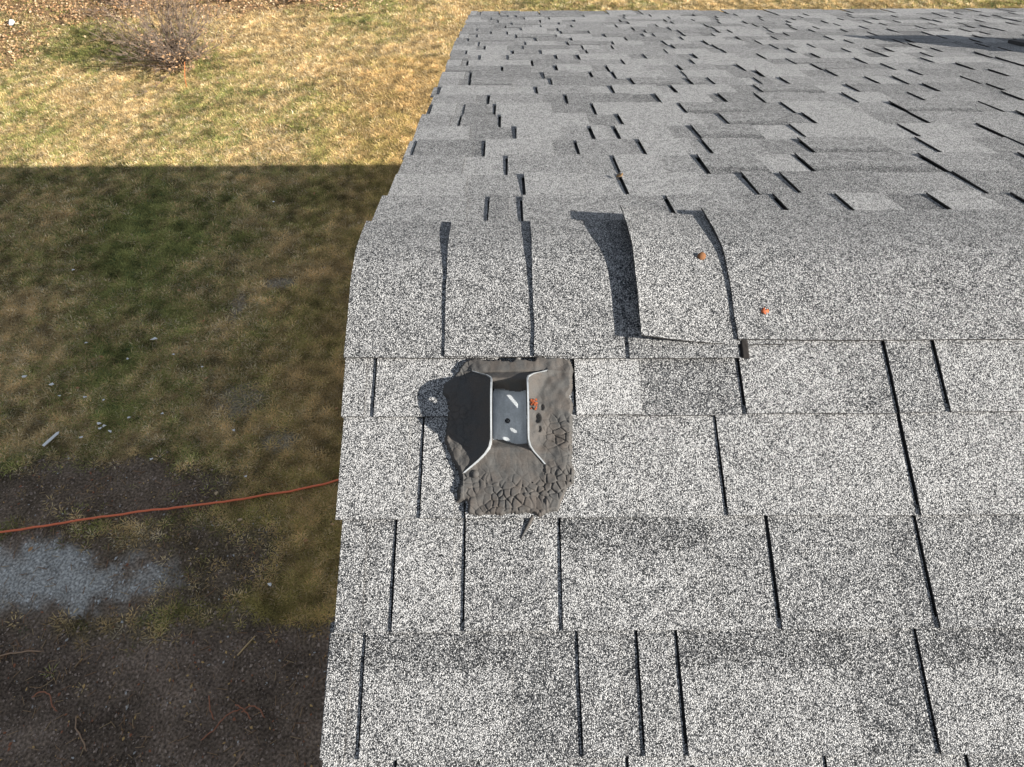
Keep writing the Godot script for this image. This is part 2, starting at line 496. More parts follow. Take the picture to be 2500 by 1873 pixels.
# upper edge of each ear: [s down the slope, height, distance out from the ear's plane]
const EAR_LEFT := [[0.199, 0.018, 0.028], [0.2035, 0.022, 0.018], [0.209, 0.029, 0.007], [0.215, 0.036, 0.0015], [0.222, 0.047, 0.0], [0.2317, 0.059, 0.0], [0.243, 0.066, 0.0], [0.255, 0.069, 0.0], [0.270, 0.0685, 0.0], [0.286, 0.065, 0.0], [0.2985, 0.058, 0.0], [0.3075, 0.047, 0.0005], [0.315, 0.037, 0.003], [0.322, 0.028, 0.009], [0.330, 0.022, 0.0185], [0.338, 0.0175, 0.029], [0.345, 0.0145, 0.038]]
const EAR_RIGHT := [[0.199, 0.020, 0.029], [0.2025, 0.023, 0.020], [0.2075, 0.030, 0.009], [0.2145, 0.038, 0.0015], [0.222, 0.048, 0.0], [0.2317, 0.058, 0.0], [0.243, 0.064, 0.0], [0.255, 0.066, 0.0], [0.270, 0.066, 0.0], [0.286, 0.062, 0.0], [0.2985, 0.054, 0.0], [0.307, 0.044, 0.0005], [0.3135, 0.034, 0.003], [0.319, 0.025, 0.008], [0.3245, 0.020, 0.014], [0.3295, 0.017, 0.019], [0.334, 0.0145, 0.023]]

func ear_at(profile: Array, s: float) -> Vector2:
	for i in profile.size() - 1:
		if s <= profile[i + 1][0]:
			var k: float = clampf((s - profile[i][0]) / (profile[i + 1][0] - profile[i][0]), 0, 1)
			return Vector2(lerpf(profile[i][1], profile[i + 1][1], k), lerpf(profile[i][2], profile[i + 1][2], k))
	return Vector2(profile[-1][1], profile[-1][2])

func make_ear(profile: Array, x0: float, out: float, holes: Array) -> SurfaceTool:
	var st := mb(true)
	var ns := 150
	var nh := 56
	var s0: float = profile[0][0]
	var s1: float = profile[-1][0]
	var th := 0.0021
	var A := []; var B := []
	for i in ns + 1:
		var s := lerpf(s0, s1, i / float(ns))
		var e := ear_at(profile, s)
		var ra := []; var rb := []
		for j in nh + 1:
			var k := j / float(nh)
			var h := lerpf(0.002, e.x, k)
			# the skirt sweeps outward towards both ends
			var x := x0 + out * (e.y + 0.0025 * pow(1.0 - k, 2.0))
			ra.append(at(1, x, s, h)); rb.append(at(1, x + out * th, s, h))
		A.append(ra); B.append(rb)
	var open := func(i: int, j: int) -> bool:
		var s := lerpf(s0, s1, (i + 0.5) / ns)
		var h: float = lerpf(0.002, ear_at(profile, s).x, (j + 0.5) / nh)
		for o in holes:
			var p := Vector2(s, h)
			var q := Geometry2D.get_closest_point_to_segment(p, o[0], o[1])
			if p.distance_to(q) < o[2]: return true
		return false
	var solid := []
	for i in ns:
		var row := []
		for j in nh: row.append(not open.call(i, j))
		solid.append(row)
	for i in ns:
		for j in nh:
			if not solid[i][j]: continue
			st.set_smooth_group(0)
			quad(st, A[i][j], A[i + 1][j], A[i + 1][j + 1], A[i][j + 1], Vector3(-out, 0, 0))
			st.set_smooth_group(1)
			quad(st, B[i][j], B[i + 1][j], B[i + 1][j + 1], B[i][j + 1], Vector3(out, 0, 0))
			st.set_smooth_group(-1)
			var up := Vector3(0, cs, sn)
			var dn := Vector3(0, -sn, cs)
			if j == nh - 1 or not solid[i][j + 1]: quad(st, A[i][j + 1], A[i + 1][j + 1], B[i + 1][j + 1], B[i][j + 1], up)
			if j == 0 or not solid[i][j - 1]: quad(st, A[i][j], A[i + 1][j], B[i + 1][j], B[i][j], -up)
			if i == ns - 1 or not solid[i + 1][j]: quad(st, A[i + 1][j], A[i + 1][j + 1], B[i + 1][j + 1], B[i + 1][j], dn)
			if i == 0 or not solid[i - 1][j]: quad(st, A[i][j], A[i][j + 1], B[i][j + 1], B[i][j], -dn)
	return st

const EAR_LX := -0.0235
const EAR_RX := 0.0235

func tar_height(x: float, s: float, depth_in: float, crack: FastNoiseLite) -> float:
	var edge := smoothstep(0.0, 0.006, depth_in)
	var h := 0.0128 + 0.0022 * noise.get_noise_2d(x * 90, s * 90) + 0.0042 * noise2.get_noise_2d(x * 260 + 31, s * 200) * smoothstep(0.0, 0.02, absf(x) - 0.02)
	# alligator cracks, widest on the right and along the lower edge
	var wx := x + 0.008 * noise2.get_noise_2d(x * 160, s * 160)
	var ws := s + 0.008 * noise2.get_noise_2d(x * 160 + 77, s * 160)
	var c := crack.get_noise_2d(wx * 1000.0, ws * 1000.0) * 0.5 + 0.5
	var strength := clampf(smoothstep(0.33, 0.37, s) + smoothstep(0.04, 0.06, x) * smoothstep(0.25, 0.29, s) + 0.45 * smoothstep(-0.045, -0.06, x), 0.12, 1.0)
	h -= 0.0026 * strength * (1.0 - smoothstep(0.01, 0.10, c)) * clampf(0.75 + 1.2 * noise.get_noise_2d(x * 200, s * 200), 0.15, 1.0)
	h += 0.0009 * noise3.get_noise_2d(x * 420, s * 420)
	var el := ear_at(EAR_LEFT, clampf(s, 0.199, 0.345))
	var er := ear_at(EAR_RIGHT, clampf(s, 0.199, 0.334))
	var inside := x > EAR_LX - el.y - 0.001 and x < EAR_RX + er.y + 0.001
	# banks of tar worked up against the ears
	if not inside:
		var prof: Array = EAR_LEFT if x < 0 else EAR_RIGHT
		var e := ear_at(prof, clampf(s, 0.199, 0.345))
		var d := (EAR_LX - x if x < 0 else x - EAR_RX) - e.y
		var reach := 0.030 if x < 0 else 0.024
		var bank: float = clampf(e.x - 0.0135 + 0.005 * noise3.get_noise_2d(s * 300, x * 60), 0.0, 0.024 if x < 0 else 0.009)
		if x > 0: bank = lerpf(clampf(e.x - 0.0135 + 0.005 * noise3.get_noise_2d(s * 300, x * 60), 0.0, 0.030), bank, smoothstep(0.213, 0.238, s) * (1.0 - smoothstep(0.308, 0.322, s)))
		h += bank * pow(clampf(1.0 - maxf(d, 0.0) / reach, 0, 1), 1.7) * smoothstep(0.192, 0.207, s)
		if x > 0.028 and x < 0.06:
			# thumbed hollows
			for q in [[0.038, 0.268, 0.0062, 0.006], [0.040, 0.284, 0.0042, 0.004], [0.045, 0.252, 0.004, 0.003]]:
				var r := Vector2((x - q[0]) * 1.0, (s - q[1]) * 0.7).length()
				h -= q[3] * (1.0 - smoothstep(q[2] * 0.5, q[2], r))
	else:
		# ramps of tar at both ends of the channel
		var rim := minf(el.x, er.x) - 0.015
		var lat := smoothstep(-0.001, 0.016, minf(x - EAR_LX + el.y, EAR_RX + er.y - x))
		lat = lerpf(lat, 1.0, smoothstep(0.198, 0.207, s)) * smoothstep(0.176, 0.202, s)
		h += clampf(minf(0.028, rim), 0.0, 1.0) * smoothstep(0.229, 0.214, s) * lat
		h += clampf(minf(0.010, rim), 0.0, 1.0) * smoothstep(0.300, 0.314, s)
	if s < 0.2 and s > 0.176:
		h += 0.005 * noise2.get_noise_2d(x * 45, s * 60) + 0.002
	return lerpf(0.0035, h, edge)

func make_bracket() -> void:
	var top := at(1, 0.0, 0.28, 0.0)
	var root := base("roof_bracket", top, "galvanised two-eared metal bracket bedded in cracked black roof tar on the shingles", "bracket")
	var off := Transform3D(Basis.IDENTITY, -top)
	# metal
	var zinc := mat(Color(0.72, 0.76, 0.78), 0.42, 0.1)
	var zn := fast(21, 0.02, FastNoiseLite.TYPE_SIMPLEX_SMOOTH, 4)
	var zt := Image.create(256, 256, false, Image.FORMAT_RGB8)
	for y in 256:
		for x in 256:
			var g := 0.78 + 0.14 * zn.get_noise_2d(x, y * 0.4) + 0.08 * zn.get_noise_2d(x * 5.0, y * 5.0)
			zt.set_pixel(x, y, Color(g, g, g))
	zinc.albedo_texture = ImageTexture.create_from_image(zt)
	zinc.uv1_triplanar = true
	zinc.uv1_scale = Vector3(12, 12, 12)
	var st := mb()
	# base plate between the ears, with its bolt hole
	var hole := Vector2(-0.0032, 0.2714)
	var outer := PackedVector2Array()
	var inner := PackedVector2Array()
	for k in 24:
		var a := TAU * k / 24
		var dir := Vector2(cos(a), sin(a))
		inner.append(hole + dir * 0.0039)
		var t := 1.0
		var lo := Vector2(-0.0245, 0.215); var hi := Vector2(0.0245, 0.322)
		var big := 1.0
		if dir.x > 0.0001: big = minf(big, (hi.x - hole.x) / dir.x)
		if dir.x < -0.0001: big = minf(big, (lo.x - hole.x) / dir.x)
		if dir.y > 0.0001: big = minf(big, (hi.y - hole.y) / dir.y)
		if dir.y < -0.0001: big = minf(big, (lo.y - hole.y) / dir.y)
		outer.append(hole + dir * big * t)
	for k in 24:
		var k2 := (k + 1) % 24
		var pts := []
		for p in [inner[k], inner[k2], outer[k2], outer[k]]: pts.append(p)
		var n := Vector3(0, cs, sn)
		quad(st, at(1, pts[0].x, pts[0].y, 0.0115), at(1, pts[1].x, pts[1].y, 0.0115), at(1, pts[2].x, pts[2].y, 0.0115), at(1, pts[3].x, pts[3].y, 0.0115), n)
		quad(st, at(1, pts[0].x, pts[0].y, 0.0095), at(1, pts[1].x, pts[1].y, 0.0095), at(1, pts[2].x, pts[2].y, 0.0095), at(1, pts[3].x, pts[3].y, 0.0095), -n)
		var mid := (at(1, hole.x, hole.y, 0.0095) - at(1, pts[0].x, pts[0].y, 0.0095))
		quad(st, at(1, pts[0].x, pts[0].y, 0.0115), at(1, pts[1].x, pts[1].y, 0.0115), at(1, pts[1].x, pts[1].y, 0.0095), at(1, pts[0].x, pts[0].y, 0.0095), mid)
		quad(st, at(1, pts[3].x, pts[3].y, 0.0115), at(1, pts[2].x, pts[2].y, 0.0115), at(1, pts[2].x, pts[2].y, 0.0095), at(1, pts[3].x, pts[3].y, 0.0095), -mid)
	place(build(st, "base_plate", zinc, root), off)
	place(build(make_ear(EAR_LEFT, EAR_LX, -1.0, [[Vector2(0.2596, 0.056), Vector2(0.2596, 0.056), 0.0042]]), "ear", zinc, root), off)
	place(build(make_ear(EAR_RIGHT, EAR_RX, 1.0, [[Vector2(0.2420, 0.0265), Vector2(0.2575, 0.0175), 0.0026], [Vector2(0.2895, 0.0245), Vector2(0.2915, 0.0225), 0.0026], [Vector2(0.305, 0.030), Vector2(0.305, 0.029), 0.0028]]), "ear", zinc, root), off)
	# tar
	var crack := fast(31, 0.105, FastNoiseLite.TYPE_CELLULAR, 1)
	crack.cellular_distance_function = FastNoiseLite.DISTANCE_EUCLIDEAN
	crack.cellular_return_type = FastNoiseLite.RETURN_DISTANCE2_SUB
	var poly := PackedVector2Array()
	for i in TAR.size():
		var a: Vector2 = TAR[i]
		var b: Vector2 = TAR[(i + 1) % TAR.size()]
		for k in 5:
			var p := a.lerp(b, k / 5.0)
			poly.append(p + Vector2(noise2.get_noise_2d(p.x * 700, p.y * 700), noise2.get_noise_2d(p.y * 700, p.x * 700 + 50)) * 0.0022)
	var step := 0.00095
	var x0 := -0.103; var x1 := 0.098; var s0 := 0.166; var s1 := 0.412
	var nx := int((x1 - x0) / step)
	var ny := int((s1 - s0) / step)
	var pos := []; var ok := []
	for j in ny + 1:
		var row := []; var rok := []
		for i in nx + 1:
			var p := Vector2(x0 + i * step, s0 + j * step)
			var into := 1.0
			if Geometry2D.is_point_in_polygon(p, poly):
				into = 1.0
				if p.x < -0.06 or p.x > 0.06 or p.y < 0.2 or p.y > 0.37:
					for k in poly.size():
						into = minf(into, p.distance_to(poly[k]))
			else:
				into = -1.0
			rok.append(into > 0.0 and not (p.x > EAR_LX + 0.0005 and p.x < EAR_RX - 0.0005 and p.y > 0.2275 + 0.003 * noise2.get_noise_2d(p.x * 400, 3) and p.y < 0.302 + 0.22 * maxf(p.x, -0.01) + 0.005 * noise2.get_noise_2d(p.x * 300, 9)))
			row.append(at(1, p.x, p.y, tar_height(p.x, p.y, maxf(into, 0.0), crack)))
		pos.append(row); ok.append(rok)
	var tar := mb(true)
	for j in ny:
		for i in nx:
			if ok[j][i] and ok[j][i + 1] and ok[j + 1][i] and ok[j + 1][i + 1]:
				quad(tar, pos[j][i], pos[j][i + 1], pos[j + 1][i + 1], pos[j + 1][i], Vector3(0, cs, sn))
	var tm := mat(Color(1, 1, 1), 0.78)
	var ti := Image.create(512, 512, false, Image.FORMAT_RGB8)
	var tn := fast(44, 0.012, FastNoiseLite.TYPE_SIMPLEX_SMOOTH, 4)
	var tn2 := fast(45, 0.2, FastNoiseLite.TYPE_SIMPLEX_SMOOTH, 2)
	for y in 512:
		for x in 512:
			var w := clampf(tn.get_noise_2d(x, y) * 1.3 + 0.45, 0, 1)
			var g := 1.0 + 0.28 * tn2.get_noise_2d(x, y)
			var c := Color(0.076, 0.075, 0.072).lerp(Color(0.092, 0.080, 0.070), w) * g
			ti.set_pixel(x, y, Color(c.r, c.g, c.b).linear_to_srgb())
	tm.albedo_texture = ImageTexture.create_from_image(ti)
	tm.uv1_triplanar = true
	tm.uv1_world_triplanar = true
	tm.uv1_scale = Vector3(5, 5, 5)
	tm.metallic_specular = 0.35
	place(build(tar, "tar_patch", tm, root), off)
	# nail head tarred over at the near left corner, and a smear under the lower edge
	var nh := mb(true)
	var ctr := Vector2(-0.0475, 0.3466)
	for k in 14:
		var a := TAU * k / 14; var b := TAU * (k + 1) / 14
		var pa := ctr + Vector2(cos(a), sin(a)) * 0.0055; var pb := ctr + Vector2(cos(b), sin(b)) * 0.0055
		tri(nh, at(1, ctr.x, ctr.y, 0.0152), at(1, pa.x, pa.y, 0.0142), at(1, pb.x, pb.y, 0.0142), Vector3(0, cs, sn))
		quad(nh, at(1, pa.x, pa.y, 0.0142), at(1, pb.x, pb.y, 0.0142), at(1, pb.x, pb.y, 0.006), at(1, pa.x, pa.y, 0.006), at(1, pa.x, pa.y, 0) - at(1, ctr.x, ctr.y, 0))
	place(build(nh, "nail_head", tm, root), off)
	var sm := mb(true)
	var tp := []; var tr := []
	for k in 7:
		tp.append(at(1, 0.030 - 0.016 * k / 6.0, 0.402 + 0.030 * k / 6.0, 0.0052)); tr.append(0.0032 * (1.0 - k / 7.5))
	tube(sm, tp, tr, 6)
	place(build(sm, "tar_smear", tm, root), off)
	# rust crumbs caught against the right ear
	var rust := mat(Color(0.28, 0.07, 0.025), 0.95)
	var crumbs := mb()
	for k in 16:
		var c := at(1, 0.0335 + rng.randf_range(-0.004, 0.004), 0.250 + rng.randf_range(-0.008, 0.007), 0.0185 + rng.randf_range(-0.002, 0.002))
		var r := rng.randf_range(0.0007, 0.0016)
		box(crumbs, Vector3(-r, -r, -r), Vector3(r, r * 0.6, r), Transform3D(Basis.from_euler(Vector3(rng.randf() * 6, rng.randf() * 6, rng.randf() * 6)), c))
	var cr := build(crumbs, "rust_crumbs", rust, root)
	cr.set_meta("kind", "stuff")
	place(cr, off)

func place(o: Node3D, off: Transform3D) -> void:
	o.transform = off

# ---------------------------------------------------------------- things on the roof
func make_roof_bits() -> void:
	var brown := mat(Color(0.20, 0.085, 0.030), 0.85)
	var orange := mat(Color(0.42, 0.10, 0.03), 0.75)
	# curled seed husk on the lifted cap
	var hp := Vector3(0.2957, RIDGE - 0.006, 0.003)
	var husk := mb(true)
	var rings := []
	for i in 7:
		var a := -1.2 + i * 0.42
		var ring := []
		for k in 9:
			var b := PI * 1.35 * k / 8.0 - 0.4
			var r := 0.0085 * cos(a * 0.9)
			ring.append(Vector3(sin(a) * 0.0085, 0.009 + sin(b) * r, cos(b) * r))
		rings.append(ring)
	for i in 6:
		for k in 8: quad(husk, rings[i][k], rings[i][k + 1], rings[i + 1][k + 1], rings[i + 1][k], rings[i][k] - Vector3(0, 0.009, 0))
	var h := build(husk, "seed_husk", brown)
	h.position = hp; h.rotation = Vector3(0.5, 0.9, 0.4); h.scale = Vector3(0.8, 0.6, 0.75)
	tag(h, "brown curled seed husk lying on the lifted ridge cap", "seed husk")
	# small fallen leaves: one round orange, one folded tan
	for q in [["Orange", Vector3(0.3769, RIDGE - 0.0250, 0.1025), 0.0062, orange, "tiny round orange leaf lying on the long ridge cap"], ["Tan", at(-1, 0.2233, 0.3865, 0.0085), 0.008, mat(Color(0.26, 0.16, 0.07), 0.8), "small folded tan leaf caught by a tab of the far slope"]]:
		var lf := mb(true)
		var n := 12
		var r: float = q[2]
		for k in n:
			var a := TAU * k / n; var b := TAU * (k + 1) / n
			var pa := Vector3(cos(a) * r, 0.0022 + 0.0012 * sin(a * 3.0), sin(a) * r * 0.85); var pb := Vector3(cos(b) * r, 0.0022 + 0.0012 * sin(b * 3.0), sin(b) * r * 0.85)
			tri(lf, Vector3(0, 0.0012, 0), pa, pb, Vector3.UP)
			tri(lf, Vector3(0, 0.0004, 0), pa - Vector3(0, 0.0008, 0), pb - Vector3(0, 0.0008, 0), Vector3.DOWN)
			quad(lf, pa, pb, pb - Vector3(0, 0.0008, 0), pa - Vector3(0, 0.0008, 0), Vector3(cos(a), 0, sin(a)))
		var o := build(lf, "fallen_leaf", q[3])
		o.position = q[1]; o.rotation = Vector3(0.327 if q[1].z > 0 else -0.45, 0.6, 0.25 if q[1].z < 0 else 0.0)
		tag(o, q[4], "leaf")
	# dab of dark sealant at the end of the filler course
	var db := mb(true)
	var n2 := 10
	var g := []
	for j in n2 + 1:
		var row := []
		for i in 7:
			var x := 0.3345 + 0.0022 * i + 0.0006 * noise.get_noise_2d(i * 40, j * 40)
			var s := 0.151 + 0.0275 * j / float(n2)
			var edge: bool = i == 0 or i == 6 or j == n2
			row.append(at(1, x, s, 0.0045 if edge else 0.0100 + 0.001 * noise.get_noise_2d(i * 90, j * 90)))
		g.append(row)
	for j in n2:
		for i in 6: quad(db, g[j][i], g[j][i + 1], g[j + 1][i + 1], g[j + 1][i], Vector3(0, cs, sn))
	var o2 := build(db, "sealant_dab", mat(Color(0.014, 0.011, 0.009), 0.9))
	tag(o2, "small dark brown dab of sealant below the edge of the long ridge cap", "sealant")
	# slant-backed vent at the right edge of the picture
	var vs := 2.30
	var vp := at(-1, 2.30, 2.1, 0.0)
	var vent := base("roof_vent", vp, "grey slant-backed roof vent on the far slope at the right edge of the picture", "roof vent")
	var off := Transform3D(Basis.IDENTITY, -vp)
	var vm := mat(Color(0.36, 0.38, 0.40), 0.5)
	var hd := mb()
	var xa := 2.285; var xb := 2.80; var ta := 1.86; var tb := 2.31; var zt := 0.232
	var A := [at(-1, xa, ta, 0.012), at(-1, xb, ta, 0.012), at(-1, xb, tb, zt), at(-1, xa, tb, zt)]
	var B := [at(-1, xa, ta, 0.009), at(-1, xb, ta, 0.009), at(-1, xb, tb, 0.03), at(-1, xa, tb, 0.03)]
	quad(hd, A[0], A[1], A[2], A[3], Vector3(0, 1, 0.3))
	quad(hd, A[0], A[3], B[3], B[0], Vector3.LEFT)
	quad(hd, A[1], A[2], B[2], B[1], Vector3.RIGHT)
	quad(hd, A[3], A[2], B[2], B[3], Vector3(0, -0.3, -1))
	quad(hd, B[0], B[1], B[2], B[3], Vector3.DOWN)
	quad(hd, A[0], A[1], B[1], B[0], Vector3(0, 0.3, 1))
	place(build(hd, "hood", vm, vent), off)
	var fl := mb()
	var F := [at(-1, 2.205, 2.26, 0.020), at(-1, 2.90, 2.26, 0.020), at(-1, 2.90, 2.40, 0.020), at(-1, 2.205, 2.40, 0.020)]
	var dn := Vector3(0, cs, -sn) * -0.014
	quad(fl, F[0], F[1], F[2], F[3], Vector3.UP)
	for k in 4: quad(fl, F[k], F[(k + 1) % 4], F[(k + 1) % 4] + dn, F[k] + dn, F[k] + F[(k + 1) % 4] - F[(k + 2) % 4] - F[(k + 3) % 4])
	place(build(fl, "flange", mat(Color(0.05, 0.05, 0.052), 0.8), vent), off)

# ---------------------------------------------------------------- ground
func blob(x: float, z: float, cx: float, cz: float, rx: float, rz: float) -> float:
	return 1.0 - smoothstep(0.55, 1.25, Vector2((x - cx) / rx, (z - cz) / rz).length() + 0.35 * noise.get_noise_2d(x * 22, z * 22))

# shares of [bare soil, pale lime, dead leaves, worn turf]
func cover(x: float, z: float) -> Array:
	var j := 0.25 * noise.get_noise_2d(x * 8, z * 8) + 0.16 * noise.get_noise_2d(x * 40, z * 40)
	var soil := smoothstep(-1.12, -0.82, z + j + 0.05 * sin(x * 2.0))
	soil = maxf(soil, 0.9 * blob(x, z, -3.25, -2.05, 1.25, 0.34))
	soil = maxf(soil, 0.8 * blob(x, z, -2.35, -1.45, 0.65, 0.45))
	soil = maxf(soil, 0.9 * blob(x, z, -3.4, -1.3, 1.25, 0.5))
	var lime := blob(x + 0.5 * noise2.get_noise_2d(x * 30, z * 30), z + 0.25 * noise3.get_noise_2d(x * 30, z * 30), -3.6, -1.33, 0.95, 0.29)
	var leaves := smoothstep(-9.9, -10.7, z + 0.9 * noise.get_noise_2d(x * 2.5, z * 2.5) + 0.22 * (x + 5.0) * float(x > -5.0)) * smoothstep(-1.2, -2.6, x)
	leaves = maxf(leaves, 0.8 * blob(x, z, -7.3, -9.4, 0.7, 0.9))
	var worn := maxf(blob(x, z, -2.3, -4.42, 0.24, 0.10), maxf(blob(x, z, -2.62, -4.05, 0.10, 0.26), maxf(0.8 * blob(x, z, -2.35, -2.95, 0.3, 0.22), 0.8 * blob(x, z, -1.95, -2.5, 0.22, 0.14))))
	return [soil, lime, leaves, worn]

func ground_tone(x: float, z: float) -> Color:
	var k := cover(x, z)
	var n := noise.get_noise_2d(x * 6, z * 6)
	var turf := Color(0.36, 0.27, 0.13).lerp(Color(0.24, 0.22, 0.09), clampf(0.5 + n, 0, 1))
	var c := turf.lerp(Color(0.33, 0.25, 0.195) * clampf(1.0 + 0.7 * noise2.get_noise_2d(x * 12, z * 12) + 0.5 * noise3.get_noise_2d(x * 55, z * 55), 0.4, 1.7), k[0])
	c = c.lerp(Color(0.92, 0.90, 0.86), k[1] * clampf(0.9 + 1.1 * noise.get_noise_2d(x * 50, z * 50) + 0.7 * noise2.get_noise_2d(x * 14, z * 14), 0, 1))
	c = c.lerp(Color(0.48, 0.31, 0.18), k[2])
	c = c.lerp(Color(0.62, 0.51, 0.37), k[3])
	return c

func lines(lo: float, hi: float, step: float, far: float) -> Array:
	var out := []
	var d := far
	while d > 0.3:
		out.append(lo - d)
		d *= 0.55
	var x := lo
	while x < hi:
		out.append(x)
		x += step
	d = 0.3
	while d < far:
		out.append(hi + d)
		d /= 0.55
	out.append(hi + far)
	return out

func make_ground() -> void:
	var xs := lines(-9.5, 9.0, 0.055, 140.0)
	var zs := lines(-13.0, 1.4, 0.055, 140.0)
	var verts := PackedVector3Array(); var cols := PackedColorArray(); var uv := PackedVector2Array(); var idx := PackedInt32Array()
	for z in zs:
		for x in xs:
			var near: bool = x > -10 and x < 9.5 and z > -14 and z < 2
			var y := 0.0
			var c := Color(0.11, 0.09, 0.04)
			if near:
				y = 0.012 * noise.get_noise_2d(x * 9, z * 9) + 0.005 * noise3.get_noise_2d(x * 40, z * 40)
				if x < 0.4 or z < -9.5: c = ground_tone(x, z)
			verts.append(Vector3(x, y, z)); cols.append(c); uv.append(Vector2(x, z))
	var w := xs.size()
	for j in zs.size() - 1:
		for i in w - 1:
			var a := j * w + i
			idx.append_array([a, a + 1, a + w + 1, a, a + w + 1, a + w])
	var arr := []
	arr.resize(Mesh.ARRAY_MAX)
	arr[Mesh.ARRAY_VERTEX] = verts; arr[Mesh.ARRAY_COLOR] = cols; arr[Mesh.ARRAY_TEX_UV] = uv; arr[Mesh.ARRAY_INDEX] = idx
	var st := SurfaceTool.new()
	var am := ArrayMesh.new()
	am.add_surface_from_arrays(Mesh.PRIMITIVE_TRIANGLES, arr)
	st.create_from(am, 0)
	st.generate_normals()
	var m := StandardMaterial3D.new()
	m.vertex_color_use_as_albedo = true
	m.roughness = 0.97
	m.metallic_specular = 0.2
	var img := Image.create(512, 512, false, Image.FORMAT_RGB8)
	var n1 := fast(71, 0.03, FastNoiseLite.TYPE_SIMPLEX_SMOOTH, 5)
	var im2 := n1.get_seamless_image(512, 512)
	for y in 512:
		for x in 512:
			var v := 0.45 + 0.55 * im2.get_pixel(x, y).r
			img.set_pixel(x, y, Color(v, v, v * 0.985))
	m.albedo_texture = ImageTexture.create_from_image(img)
	m.uv1_scale = Vector3(2.3, 2.3, 1)
	m.heightmap_enabled = true
	m.heightmap_texture = ImageTexture.create_from_image(im2)
	m.heightmap_scale = 0.9
	var o := MeshInstance3D.new()
	o.mesh = st.commit()
	o.material_override = m
	o.name = "ground"
	add_child(o)
	o.set_meta("kind", "structure")
	o.set_meta("label", "lawn ground with bare soil along the house wall")
	o.set_meta("category", "ground")

func scatter(called: String, mesh: Mesh, m: Material, list: Array, label: String, category: String) -> void:
	var mm := MultiMesh.new()
	mm.transform_format = MultiMesh.TRANSFORM_3D
	mm.use_colors = true
	mm.mesh = mesh
	mm.instance_count = list.size()
	for i in list.size():
		mm.set_instance_transform(i, list[i][0])
		mm.set_instance_color(i, list[i][1])
	var o := MultiMeshInstance3D.new()
	o.multimesh = mm
	o.material_override = m
	o.name = called
	add_child(o)
	tag(o, label, category, "", "stuff")

